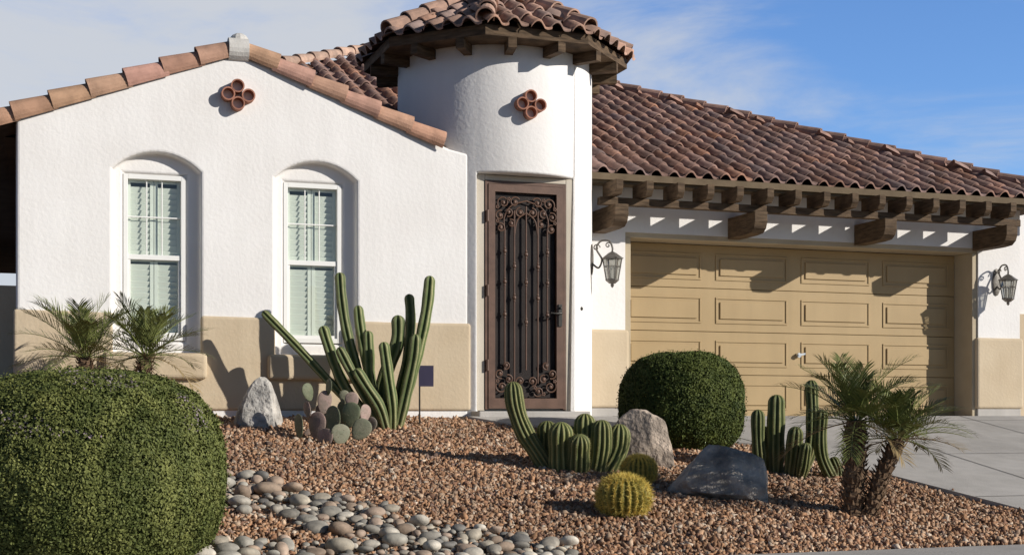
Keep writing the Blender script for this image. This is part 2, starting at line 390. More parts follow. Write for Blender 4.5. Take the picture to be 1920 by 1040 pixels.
# tower roof
RR=1.54; ZT=4.07; RZ=.80
rot=math.radians(-112)
ang=[rot+i*math.pi/4 for i in range(8)]
oc=[np.array([TC[0]+RR*math.cos(t),TC[1]+RR*math.sin(t),ZT]) for t in ang]; ap=np.array([TC[0],TC[1],ZT+RZ])
a=Acc(); 
for i in range(8):
    p,q=oc[i],oc[(i+1)%8]; ed=(q-p); Ln=np.linalg.norm(ed); ed/=Ln; mid=(p+q)/2; d=ap-mid; Ld=np.linalg.norm(d); d/=Ld; nn=np.cross(ed,d)
    if nn[2]<0: nn=-nn
    nT=5; w=Ln/nT
    def insT(x,b,Ln=Ln,Ld=Ld): 
        f=b/Ld; return f<1 and x>Ln/2*f-.05 and x<Ln-Ln/2*f+.05
    tile_field(a,p,ed,d,nn,(0,Ln-.01),(-.05,Ld),insT,w,.31,(.38,.25,.20),lift=.038,hb=.072)
a.obj('tower_roof_tiles',[M_tile],HS,smooth=True)
a=Acc()
for i in range(8): hips(oc[i]+np.array([0,0,.05]),ap+np.array([0,0,.07]),r=.095,step=.27,base=(.41,.27,.21))
a.ell(ap+np.array([0,0,.1]),(.14,.14,.1),0,(.25,.15,.12))
a.obj('tower_hip_tiles',[M_tile],HS)
a=Acc()
lo=[(TC[0]+(RR-.03)*math.cos(t),TC[1]+(RR-.03)*math.sin(t)) for t in ang]
a.add([(x,y,ZT-.11) for x,y in lo]+[(x,y,ZT-.005) for x,y in lo]+[tuple(ap-np.array([0,0,.02]))],
      [tuple(range(7,-1,-1))]+[(i,(i+1)%8,(i+1)%8+8,i+8) for i in range(8)]+[(i+8,(i+1)%8+8,16) for i in range(8)])
for i in range(16):
    t=ang[0]+(i+.5)*math.pi/8; c_,s_=math.cos(t),math.sin(t)
    a.obox((TC[0]+1.22*c_,TC[1]+1.22*s_,ZT-.165),(.2*c_,.2*s_,0),(-.045*s_,.045*c_,0),(0,0,.052))
a.obj('tower_soffit',[M_wood],HS)
# ---- garage
a=Acc(); WV=1.04
a.box(1.6,2.36,WV,1.5,-.1,2.78); a.box(7.40,8.06,WV,1.5,-.1,2.78); a.box(2.36,7.40,WV,1.5,2.2,2.78)
a.obj('garage_wall',[M_st],HS)
a=Acc(); a.box(1.7,2.40,WV-.035,1.44,.10,1.03); a.box(7.36,8.10,WV-.035,1.6,.10,1.03)
a.obj('garage_base_band',[M_tan],HS,bevel=.035,seg=3)
a=Acc(); a.box(1.7,2.37,WV-.01,1.44,-.1,.098); a.box(7.385,8.07,WV-.01,1.6,-.1,.098); a.obj('foundation',[M_conc],HS,bevel=.01)
a=Acc(); a.box(2.361,2.44,WV+.02,1.5,-.05,2.14); a.box(7.32,7.399,WV+.02,1.5,-.05,2.14); a.box(2.361,7.399,WV+.02,1.5,2.141,2.199)
a.obj('garage_trim',[M_trim],HS,bevel=.006)
a=Acc()
for r in range(4):
    z0=-.02+r*.54; z1=z0+.534; a.box(2.445,7.315,1.43,1.47,z0,min(z1,2.14))
    for c in range(4):
        x0=2.44+c*1.22+.10; x1=x0+1.02; zz0=z0+.10; zz1=z0+.43
        t=.024
        a.box(x0,x1,1.419,1.429,zz0,zz0+t); a.box(x0,x1,1.419,1.429,zz1-t,zz1); a.box(x0,x0+t,1.419,1.429,zz0+t,zz1-t); a.box(x1-t,x1,1.419,1.429,zz0+t,zz1-t)
        a.box(x0+.06,x1-.06,1.413,1.4295,zz0+.06,zz1-.06)
a.obj('garage_door',[M_gar],HS,bevel=.008)
a=Acc(); a.box(2.36,7.4,1.5,1.52,-.1,2.2); a.obj('garage_door_back',[M_deck],HS)
a=Acc(); a.tube([(4.93,1.42,.78),(4.93,1.38,.78)],.03,12); a.obox((4.96,1.375,.79),(.05,0,.008),(0,.008,0),(0,0,.012)); a.obj('garage_door_handle',[M_chrome],HS)
# pergola
a=Acc()
for u in (2.02,3.81,5.60,7.39):
    P=[(.36,2.30),(.39,2.225),(.46,2.175),(.60,2.165),(WV-.002,2.165),(WV-.002,2.42),(.36,2.42)]
    n=len(P); vs=[(u-.085,v,z) for v,z in P]+[(u+.085,v,z) for v,z in P]
    a.add(vs,[tuple(range(n-1,-1,-1)),tuple(range(n,2*n))]+[(i,(i+1)%n,(i+1)%n+n,i+n) for i in range(n)])
a.box(1.80,7.62,.48,.57,2.422,2.51)
u=1.95
while u<7.6:
    P=[(.26,2.575),(.31,2.512),(.66,2.512),(.66,2.682),(.26,2.682)]; n=5
    j=random.uniform(-.008,.008)
    vs=[(u+j-.045,v,z) for v,z in P]+[(u+j+.045,v,z) for v,z in P]
    a.add(vs,[tuple(range(n-1,-1,-1)),tuple(range(n,2*n))]+[(i,(i+1)%n,(i+1)%n+n,i+n) for i in range(n)])
    u+=.385
a.obj('pergola_beams',[M_wood],HS,bevel=.006)
def lantern(name,loc,rz,parent):
    a=Acc()
    a.ell((.008,0,.02),(.014,.055,.15),0,nu=14)
    P=catmull([(.01,0,-.02),(.07,0,-.06),(.10,0,.02),(.05,0,.12),(.09,0,.19),(.17,0,.19),(.20,0,.13),(.20,0,.09)],6); a.tube(P,.009,8)
    a.tube([(.05+.035*math.cos(t)*(1-t/9),0,.13+.035*math.sin(t)*(1-t/9)) for t in np.linspace(0,8,24)],.006,6)
    a.tube([(.16+.03*math.cos(t)*(1-t/9),0,.15+.03*math.sin(t)*(1-t/9)) for t in np.linspace(0,8,24)],.006,6)
    cx=.20
    def ring(z,r): return [(cx+r*math.cos(k*math.pi/3),r*math.sin(k*math.pi/3),z) for k in range(6)]
    def loft(rs,m):
        vs=sum([ring(z,r) for z,r in rs],[]); n=len(rs)
        a.add(vs,[(j*6+k,j*6+(k+1)%6,(j+1)*6+(k+1)%6,(j+1)*6+k) for j in range(n-1) for k in range(6)],m)
    loft([(.09,.012),(.075,.04),(.04,.085),(.03,.105),(.022,.105),(.02,.02)],0)
    loft([(.02,.085),(-.17,.055)],1)
    for k in range(6):
        t=k*math.pi/3; a.tube([(cx+.09*math.cos(t),.09*math.sin(t),.022),(cx+.058*math.cos(t),.058*math.sin(t),-.17)],.006,5)
    for q in range(3):
        t=q*2.1; a.tube([(cx+.02*math.cos(t),.02*math.sin(t),-.16),(cx+.02*math.cos(t),.02*math.sin(t),-.06)],.008,8,2)
    loft([(-.165,.02),(-.168,.065),(-.18,.065),(-.21,.03),(-.215,.012),(-.225,.018),(-.24,.012),(-.25,.002)],0)
    for k in range(6):
        t=k*math.pi/3; a.tube([(cx+.08*math.cos(t),.08*math.sin(t),-.05),(cx+.08*math.cos(t+math.pi/3),.08*math.sin(t+math.pi/3),-.05)],.004,5)
    o=a.obj(name,[M_pew,M_lglass,M_win],parent); o.location=loc; o.rotation_euler=(0,0,rz); return o
t=math.radians(-90+68-19+12)
lantern('wall_lantern',(TC[0]+TR*math.cos(t),TC[1]+TR*math.sin(t),1.75),t,HS).scale=(1.2,1.2,1.2)
lantern('wall_lantern',(7.68,WV,1.74),math.radians(-90),HS).scale=(1.2,1.2,1.2)

# ================= neighbours
NB=empty('neighbor_house',(OX,OY,0),TH)
a=Acc(); a.box(9.4,16,4,10,1.62,3.25); a.obj('wall',[M_st],NB)
a=Acc(); a.box(9.37,16,3.97,10,-.1,1.619); a.obj('base',[M_tan],NB)
a=Acc(); a.box(9.38,16.02,3.98,10.02,3.252,3.33); a.obj('parapet_cap',[M_deck],NB)
a=Acc(); a.box(-12,-4.48,2.2,2.4,-.1,1.45); o=a.obj('block_wall',[M_tan]); o.location=(OX,OY,0); o.rotation_euler=(0,0,TH)

# ================= ground
def sheet(name,rows,mt,dz,skirt=.12):
    a=Acc(); n=len(rows); vs=[]
    for v,l,r in rows: vs+=[(l,v,G(v)+dz),(r,v,G(v)+dz)]
    for v,l,r in rows: vs+=[(l,v,G(v)+dz-skirt),(r,v,G(v)+dz-skirt)]
    fs=[]; m=2*n
    for i in range(n-1):
        fs+=[(2*i,2*i+1,2*i+3,2*i+2),(2*i+2,2*i,m+2*i,m+2*i+2),(2*i+1,2*i+3,m+2*i+3,m+2*i+1)]
    fs+=[(0,1,m+1,m),(2*n-2,2*n-1,m+2*n-1,m+2*n-2)]
    a.add(vs,fs); o=a.obj(name,[mt]); o.location=(OX,OY,0); o.rotation_euler=(0,0,TH); return o
a=Acc()
vv=[-400,-7.3,-7.29,-5.70,-.3,400]; zz=[-1.1,-1.1,-1.0,-.985,-.03,-.03]
us=[-400,-12,-6,4,10,400]
for i,v in enumerate(vv):
    for u in us: a.add([(u,v,zz[i])],[])
nU=len(us)
a.f=[(i*nU+j,i*nU+j+1,(i+1)*nU+j+1,(i+1)*nU+j) for i in range(len(vv)-1) for j in range(nU-1)]; a.m=[0]*len(a.f)
o=a.obj('ground',[M_soil]); o.location=(OX,OY,0); o.rotation_euler=(0,0,TH)
def flat(name,u0,u1,v0,v1,z0,z1,mt,bev=0):
    a=Acc(); a.box(u0,u1,v0,v1,z0,z1); o=a.obj(name,[mt],bevel=bev); o.location=(OX,OY,0); o.rotation_euler=(0,0,TH); return o
flat('sidewalk',-60,60,-7.15,-5.69,-1.2,-.945,M_conc,.01)
flat('kerb',-60,60,-7.31,-7.153,-1.2,-.95,M_conc,.02)
flat('street',-200,200,-17,-7.312,-1.3,-1.09,M_asph)
def dl(v): return float(np.interp(v,[-5.69,-4.76,-3.48,-1.7,-.3],[3.62,3.38,3.05,2.5,2.2]))
sheet('driveway',[(v,dl(v),8.4) for v in (-5.688,-4.76,-3.48,-1.7,-1.0,-.3)]+[(1.49,2.2,8.4)],M_conc,.035)
a=Acc()
def jl(p,q,w=.008):
    p=np.array(p,float);q=np.array(q,float);d=q-p;d/=np.linalg.norm(d);nrm=np.array([-d[1],d[0]])*w
    pts=[p+(q-p)*t for t in np.linspace(0,1,14)]
    for i in range(13):
        a_,b_=pts[i],pts[i+1]; a.add([(*(a_-nrm),G(a_[1])+.039),(*(b_-nrm),G(b_[1])+.039),(*(b_+nrm),G(b_[1])+.039),(*(a_+nrm),G(a_[1])+.039)],[(0,1,2,3)])
for v in (-4.3,-2.5,-.6): jl((dl(v),v),(8.38,v))
for u in (4.3,6.1): jl((u,-5.6),(u,-.32)); 
o=a.obj('driveway_joints',[M_joint]); o.location=(OX,OY,0); o.rotation_euler=(0,0,TH)
def wl(v): return float(np.interp(v,[-1.9,-1.5,-1.1,-.76,-.25,.3],[2.55,1.7,.85,.31,-.05,-.1]))
sheet('walkway',[(v,wl(v),2.2 if v>-.4 else dl(v)-.004) for v in (-1.88,-1.7,-1.5,-1.1,-.76,-.3)]+[(-.25,-.05,2.195),(.3,-.1,2.195),(1.02,1.6,2.195)],M_conc,.03)

path1=np.array([(-2.5,10.75),(-2.16,10.6),(-1.57,10.2),(-.978,9.75),(-.397,9.38),(.15,9.12)])
path2=np.array([(-2.4,8.75),(-1.74,8.85),(-.9,9.0),(.1,9.05)])
def dpath(P,path):
    d=np.full(len(P),9.)
    for i in range(len(path)-1):
        a_,b_=path[i],path[i+1]; ab=b_-a_; t=np.clip(((P-a_)@ab)/(ab@ab),0,1); d=np.minimum(d,np.linalg.norm(P-(a_+t[:,None]*ab),axis=1))
    return d
def edge(P): return .06*np.sin(P[:,0]*7)+.05*np.sin(P[:,1]*9)+.03*np.sin(P[:,0]*19+P[:,1]*13)
n=110000
u=rng.uniform(-6.2,3.8,n); v=rng.uniform(-5.69,-.02,n)
dlv=np.interp(v,[-5.69,-4.76,-3.48,-1.7,-.3],[3.62,3.38,3.05,2.5,2.2]); wlv=np.interp(v,[-1.9,-1.5,-1.1,-.76,-.25,.3],[2.55,1.7,.85,.31,-.05,-.1])
X=OX+u*cT-v*sT; Y=OY+u*sT+v*cT
P=np.stack([X,Y],1); dr=np.minimum(dpath(P,path1)-.36,dpath(P,path2)-.20)+edge(P)
strag=rng.random(n)
ok=(u<dlv-.02+.10*(strag>.97))&~((v>-1.9)&(u>wlv-.02))
ok&=(dr>0)|(strag<.12); ok&=~((X<-3.3)&(Y<9)); 
X,Y,v_=X[ok],Y[ok],v[ok]; n=len(X)
s=rng.uniform(.008,.018,n)*rng.choice([1,1,1,1,1.5],n)
Z=-.03+.172*np.minimum(v_+.3,0)+s*rng.uniform(-.1,.8,n)+.012*np.sin(X*3)*np.sin(Y*2.3)
R=randrot(n)*s[:,None,None]*rng.uniform(.65,1.35,(n,1,3))
pal=np.array([(.40,.225,.125),(.48,.30,.185),(.32,.175,.10),(.54,.39,.27),(.26,.145,.095),(.42,.29,.20),(.60,.49,.38),(.20,.135,.105)])
pi=rng.choice(8,n,p=[.22,.2,.16,.12,.1,.1,.05,.05]); patch=1+.14*np.sin(X*1.3+1)*np.sin(Y*1.7)
col=pal[pi]*rng.uniform(.7,1.15,(n,1))*patch[:,None]
bv,bf=ico(1); bv=bv*(1+.22*np.random.default_rng(3).normal(size=(len(bv),1)))
bulk('gravel',bv,bf,R,np.stack([X,Y,Z],1),col,M_stone)
def pebbles(name,cnt,smin,smax,lift,seed,wid=.40):
    r=np.random.default_rng(seed); X=r.uniform(-2.6,.4,cnt*6); Y=r.uniform(8.3,11.2,cnt*6); P=np.stack([X,Y],1)
    d=np.minimum(dpath(P,path1)-wid,dpath(P,path2)-wid*.6)+edge(P)+r.normal(size=len(X))*.03; k=np.where(d<0)[0]
    pts=[];rad=[]
    for i in k:
        if len(pts)>=cnt: break
        rr=smin+(smax-smin)*r.random()**1.6
        if pts:
            A=np.array(pts);B=np.array(rad)
            if np.any(np.linalg.norm(A-P[i],axis=1)<(B+rr)*.80): continue
        pts.append(P[i]);rad.append(rr)
    A=np.array(pts);B=np.array(rad);n=len(A)
    Z=np.array([GW(*q) for q in A])+lift+B*.26
    sc=np.stack([B*r.uniform(1,1.3,n),B*r.uniform(.7,1,n),B*r.uniform(.45,.7,n)],1)
    R=zrot(r.uniform(0,6.28,n))*sc[:,None,:]
    tx=r.normal(size=n)*.28; Rt=np.zeros((n,3,3)); Rt[:,0,0]=1; Rt[:,1,1]=np.cos(tx);Rt[:,1,2]=-np.sin(tx);Rt[:,2,1]=np.sin(tx);Rt[:,2,2]=np.cos(tx)
    R=Rt@R
    pal=np.array([(.27,.25,.215),(.37,.345,.295),(.47,.415,.33),(.19,.18,.165),(.45,.34,.26),(.40,.36,.30),(.58,.53,.45),(.36,.27,.20)])
    col=pal[r.integers(0,8,n)]*r.uniform(.75,1.15,(n,1))
    bv,bf=ico(3); bv=bv*(1+.10*wnoise(bv,5,2.2)[:,None])
    return bulk(name,bv,bf,R,np.stack([A[:,0],A[:,1],Z],1),col,M_peb,True)
pebbles('river_pebbles',560,.028,.095,.02,1)
pebbles('small_river_pebbles',1500,.013,.028,.0,2)

def boulder(name,loc,size,seed,col,rz=0,planes=16,peak=0,lean=0):
    r=np.random.default_rng(seed); v,f=ico(6); 
    for i in range(planes):
        d=r.normal(size=3); d/=np.linalg.norm(d); h=r.uniform(.58,.86); q=v@d; m=q>h; v[m]-=((q[m]-h)*.95)[:,None]*d
    if peak:
        k=1-peak*np.clip(v[:,2]+.4,0,2)/1.4; v[:,0]*=k; v[:,1]*=k; v[:,0]+=lean*v[:,2]
    v=v*(1+.05*wnoise(v,seed,4)+.03*wnoise(v,seed+1,11)+.014*wnoise(v,seed+2,30)+.007*wnoise(v,seed+3,70))[:,None]
    v=v*np.array(size); 
    cN=wnoise(v,seed+5,9)+.7*wnoise(v,seed+6,25)+.5*wnoise(v,seed+7,70); c=np.array(col)[None]*(1+.32*cN)[:,None]
    a=Acc(); a.add(v,f,0,c); o=a.obj(name,[M_rock],smooth=True); o.location=loc; o.rotation_euler=(0,0,rz)
    return o
def gl(x,y,dz=0): return (x,y,GW(x,y)+dz)
boulder('boulder',gl(1.74,11.5,.10),(.53,.36,.38),11,(.42,.385,.345),.15,peak=.22,lean=-.12)
boulder('boulder.001',gl(1.22,12.65,.10),(.42,.34,.40),23,(.40,.33,.27),-.5,peak=.25,lean=-.2)
boulder('boulder.002',gl(-2.42,13.4,.10),(.29,.26,.40),37,(.45,.43,.40),.2,peak=.52,lean=0)
boulder('boulder.003',gl(1.05,12.95,.05),(.25,.2,.25),41,(.35,.30,.25),.9)

def bush(name,x,y,rx,ry,top,seed,nl,c1,c2,ls,p=3.0,flowers=0):
    zb=GW(x,y)-.05; hz=(top-zb)/2*1.08; cz=top-hz
    r=np.random.default_rng(seed)
    def surf(D):
        k=((np.hypot(D[:,0]/rx,D[:,1]/ry))**p+np.abs(D[:,2]/hz)**p)**(-1/p)
        return D*k[:,None]*(1+.028*wnoise(D,seed,6,8)+.014*wnoise(D,seed+1,22,8))[:,None]
    e=empty(name,(x,y,cz))
    v,f=ico(5); s=surf(v)*.955; a=Acc(); a.add(s,f); a.obj('inner_body',[M_inner],e,smooth=True)  # solid dark green body just under the leaf layer
    D=r.normal(size=(nl,3))*np.array([1,1,.9]); D/=np.linalg.norm(D,axis=1)[:,None]; D=D[(D[:,1]<.55)|(r.random(nl)<.5)]; n=len(D)
    Pp=surf(D); nrm=Pp/np.array([rx,ry,hz])**2; nrm/=np.linalg.norm(nrm,axis=1)[:,None]
    clump=.5+.5*wnoise(Pp,seed+3,34,10)
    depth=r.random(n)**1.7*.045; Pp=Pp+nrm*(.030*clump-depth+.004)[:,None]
    m=r.random(n)<.04; Pp[m]+=nrm[m]*r.uniform(.005,.032,(m.sum(),1))
    nv=nrm+r.normal(size=(n,3))*.6; nv/=np.linalg.norm(nv,axis=1)[:,None]
    t=np.cross(nv,r.normal(size=(n,3))); t/=np.linalg.norm(t,axis=1)[:,None]; b=np.cross(nv,t)
    sc=ls*r.uniform(.65,1.3,n); R=np.stack([t,b*.62,nv],2)*sc[:,None,None]
    w=np.clip(.45+.5*wnoise(Pp,seed+7,5,8)+.5*wnoise(Pp,seed+8,28,8)+.16*r.normal(size=n),0,1)[:,None]
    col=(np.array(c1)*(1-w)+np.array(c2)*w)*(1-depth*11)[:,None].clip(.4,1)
    if flowers:
        m=(r.random(n)<flowers)&(D[:,2]>.30)&(depth<.02)&(wnoise(Pp,seed+9,8)>0); col[m]=(.26,.21,.23)
    bvv=[(-1,0,0),(-.2,-1,.12),(1,0,.05),(-.2,1,.12)]
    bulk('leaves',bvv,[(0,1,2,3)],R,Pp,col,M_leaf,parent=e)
    return e
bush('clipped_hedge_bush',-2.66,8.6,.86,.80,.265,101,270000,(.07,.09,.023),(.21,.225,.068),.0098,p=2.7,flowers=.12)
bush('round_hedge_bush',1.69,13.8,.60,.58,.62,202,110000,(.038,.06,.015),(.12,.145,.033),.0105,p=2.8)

# ================= cacti
def stem(a,ctrl,r,ribs,c_lo,c_hi,depth=.3,n=26,sp=True,spc=(.45,.38,.22),spl=.016,taper=.85,wob=.04,hw=8):
    P=catmull(ctrl,8); seg=np.linalg.norm(np.diff(P,axis=0),axis=1); s=np.concatenate([[0],np.cumsum(seg)]); L=s[-1]
    ss=np.concatenate([np.linspace(0,L-r,n),L-r+r*np.sin(np.linspace(.25,math.pi/2,6))])
    Q=np.stack([np.interp(ss,s,P[:,k]) for k in range(3)],1)
    rr=np.where(ss<L-r,1,np.sqrt(np.clip(1-((ss-(L-r))/r)**2,0,1)))
    t=ss/L; rr=rr*r*(taper+(1-taper)*np.clip(t/.3,0,1))*(1+wob*np.sin(ss*22+random.random()*6)); rr[-1]=.001
    T=np.gradient(Q,axis=0);T/=np.linalg.norm(T,axis=1)[:,None]+1e-9
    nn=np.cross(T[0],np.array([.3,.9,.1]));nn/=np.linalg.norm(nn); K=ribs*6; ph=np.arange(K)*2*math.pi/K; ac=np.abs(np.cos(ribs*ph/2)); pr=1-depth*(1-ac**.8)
    kk=random.uniform(.8,1.15); vs=[];cs_=[];fr=[]
    for i in range(len(Q)):
        nn=nn-T[i]*nn.dot(T[i]);nn/=np.linalg.norm(nn);b=np.cross(T[i],nn); fr.append((nn.copy(),b))
        br=.22*max(0,1-t[i]*3)
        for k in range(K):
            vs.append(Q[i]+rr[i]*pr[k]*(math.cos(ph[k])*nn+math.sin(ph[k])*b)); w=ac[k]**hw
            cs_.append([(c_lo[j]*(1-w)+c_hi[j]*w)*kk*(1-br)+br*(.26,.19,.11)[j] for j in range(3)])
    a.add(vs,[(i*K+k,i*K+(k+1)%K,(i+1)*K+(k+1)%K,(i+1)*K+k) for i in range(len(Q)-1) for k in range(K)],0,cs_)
    if sp:
        d=.012
        while d<L-.004:
            i=min(int(np.searchsorted(ss,d)),len(Q)-1); q=np.array([np.interp(d,ss,Q[:,k]) for k in range(3)]); rad=np.interp(d,ss,rr); f0,f1=fr[i]
            for k in range(ribs):
                p_=2*math.pi*k/ribs; o=math.cos(p_)*f0+math.sin(p_)*f1; sd=np.cross(T[i],o); base=q+o*rad*.99
                for m in range(4):
                    dr=o*1+T[i]*random.uniform(-.8,.9)+sd*random.uniform(-.8,.8); dr/=np.linalg.norm(dr); wv=np.cross(dr,T[i]+.01); wv=wv/np.linalg.norm(wv)*.0012
                    a.add([base-wv,base+wv,base+dr*spl*random.uniform(.6,1.2)],[(0,1,2)],0,spc)
            d+=.022
def cactus(name,x,y,sc,bx,by,stems,ribs,c_lo,c_hi,depth=.3,**kw):
    # stems are a sketch in drawing units around the plant's base; sc = drawing units per metre
    a=Acc()
    for pts,w,dy in stems:
        n=len(pts); C=[((px-bx)/sc, dy*(1-.45*(i/(n-1))), (by-py)/sc) for i,(px,py) in enumerate(pts)][::-1]
        stem(a,C,w/2/sc,ribs,c_lo,c_hi,depth,**kw)
    o=a.obj(name,[M_cact],smooth=True); o.location=gl(x,y,-.01); return o
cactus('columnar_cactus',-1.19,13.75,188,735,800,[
 ([(497,583),(560,648),(622,715),(690,790)],17,-.10),([(636,508),(640,560),(650,620),(672,700),(712,800)],21,.05),([(668,568),(673,610),(684,670),(700,740),(722,800)],21,.16),
 ([(608,610),(622,655),(650,725),(708,802)],22,-.12),([(691,618),(693,665),(697,720),(722,800)],21,-.05),([(746,588),(744,640),(722,700),(715,735),(725,800)],27,.02),
 ([(765,547),(768,600),(762,670),(746,740),(735,803)],20,.12),([(806,515),(800,575),(786,645),(766,720),(742,803)],23,0),([(781,625),(776,670),(762,735),(746,803)],24,-.12),
 ([(640,650),(660,690),(690,745),(718,800)],20,-.2),([(722,640),(730,700),(738,760),(738,803)],22,-.18),([(672,690),(690,720),(715,760),(728,803)],22,-.25)],
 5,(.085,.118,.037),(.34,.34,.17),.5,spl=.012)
cactus('ribbed_cactus',.509,12.15,216,1070,885,[
 ([(961,716),(967,765),(984,812),(1008,850),(1030,884)],36,.0),([(1052,792),(1051,840),(1053,894)],47,-.14),([(1099,776),(1098,830),(1095,892)],42,.05),
 ([(1129,788),(1128,840),(1120,892)],42,-.06),([(1164,796),(1161,838),(1150,866),(1136,890)],42,.0),([(1028,790),(1027,840),(1034,892)],40,.1),([(1086,815),(1085,850),(1084,894)],42,-.24),([(1072,800),(1072,850),(1072,894)],40,.2)],
 12,(.115,.135,.047),(.33,.31,.13),.30,spl=.022,spc=(.50,.43,.2),taper=.92,hw=12)
cactus('organ_pipe_cactus',2.46,12.5,209,1480,892,[
 ([(1429,768),(1430,830),(1436,890)],26,.0),([(1467,740),(1465,810),(1464,892)],34,.06),([(1497,800),(1493,850),(1488,894)],31,-.1),([(1535,712),(1537,780),(1532,845),(1515,892)],25,.12),
 ([(1545,768),(1545,850),(1575,915)],25,-.1),([(1512,830),(1508,870),(1504,896)],24,-.2),([(1574,858),(1584,890),(1570,912)],22,.1),([(1450,800),(1452,850),(1454,892)],24,.2)],
 9,(.075,.095,.03),(.25,.245,.10),.32,spl=.016,hw=11)
def barrelc(name,x,y,R,h):
    a=Acc(); ribs=22;K=ribs*6;ph=np.arange(K)*2*math.pi/K;ac=np.abs(np.cos(ribs*ph/2)); vs=[];cs_=[];nv=22
    def pt(t,p,k): 
        rad=R*(math.sin(t)**.85)*(1-.16*(1-k)); return np.array([rad*math.cos(p),rad*math.sin(p),h*.48+h*.52*math.cos(t)- .03*R*math.exp(-(t/.25)**2)])
    for j in range(nv+1):
        t=.02+(math.pi*.86)*j/nv
        for k in range(K):
            vs.append(pt(t,ph[k],ac[k])); w=ac[k]**4; cs_.append([.12*(1-w)+.42*w,.13*(1-w)+.33*w,.03*(1-w)+.08*w])
    a.add(vs,[(j*K+k,(j+1)*K+k,(j+1)*K+(k+1)%K,j*K+(k+1)%K) for j in range(nv) for k in range(K)],0,cs_)
    for r_ in range(ribs):
        p=2*math.pi*r_/ribs
        for j in range(22):
            t=.10+j/22*math.pi*.76; b=pt(t,p,1); nr=np.array([math.cos(p)*math.sin(t),math.sin(p)*math.sin(t),math.cos(t)])
            for m in range(13):
                d=nr*.6+rng.normal(size=3)*.6; d/=np.linalg.norm(d); w=np.cross(d,rng.normal(size=3)); w=w/np.linalg.norm(w)*.0018
                k=random.uniform(.75,1.2); a.add([b-w,b+w,b+d*random.uniform(.025,.055)*R/.2],[(0,1,2)],0,(.70*k,.53*k,.13*k))
    o=a.obj(name,[M_cact],smooth=True); o.location=gl(x,y,-.015); return o
barrelc('golden_barrel_cactus',.85,10.55,.205,.31); barrelc('golden_barrel_cactus.001',1.08,11.8,.15,.235)
a=Acc()
pads=[(575,733,12,17,-20,0),(604,752,13,22,8,.05),(612,724,11,16,22,.05),(560,797,15,23,-14,-.05),(592,796,17,26,4,.0),(625,786,18,27,-6,-.08),(655,776,17,24,15,.0),(681,773,14,17,20,.05),(656,748,12,15,-8,.05),(640,812,17,19,5,-.12),(676,803,17,21,35,-.05),(600,772,12,18,-18,.08),(573,766,11,17,-30,.02),(612,818,16,17,-10,-.12),(640,742,9,13,0,.1),(608,790,17,24,12,.14),(640,770,15,22,-12,.14),(662,800,15,22,-8,.14),(580,815,14,16,-30,.1),(630,805,18,22,8,.2),(690,795,12,16,35,.08)]
for cx,cy,rx,rz,ro,dy in pads:
    t=math.radians(ro); yw=random.uniform(-1.0,1.0)
    Ry=np.array([[math.cos(t),0,math.sin(t)],[0,1,0],[-math.sin(t),0,math.cos(t)]]); Rz=np.array([[math.cos(yw),-math.sin(yw),0],[math.sin(yw),math.cos(yw),0],[0,0,1]])
    k=random.uniform(.8,1.15); pc=random.choice([(.20,.20,.14),(.24,.20,.165),(.29,.21,.18),(.17,.185,.115)])
    c=np.array([(cx-625)/202,dy*1.3,(828-cy)/202]); a.ell(c,(rx*1.05/202,.012,rz*1.03/202),0,tuple(q*k for q in pc),20,14,Rz@Ry,ob=.22)
    for i in range(60):
        q=2*math.pi*random.random(); s_=math.sqrt(random.random())*.92 if i<40 else 1.0; l=np.array([rx*1.05/202*s_*math.cos(q)*(1+.22*s_*math.sin(q)),-.012*math.sqrt(max(0,1-s_*s_))-.001,rz*1.03/202*s_*math.sin(q)]); w=Rz@Ry@l+c
        d=np.array([random.uniform(-.8,.8),-1 if i<40 else 0,random.uniform(-.5,.8)])*.013; a.add([w-np.array([.0018,0,0]),w+np.array([.0018,0,0]),w+d],[(0,1,2)],0,(.42,.34,.24))
o=a.obj('prickly_pear_cactus',[M_cact],smooth=True); o.location=gl(-1.65,12.9,-.02)

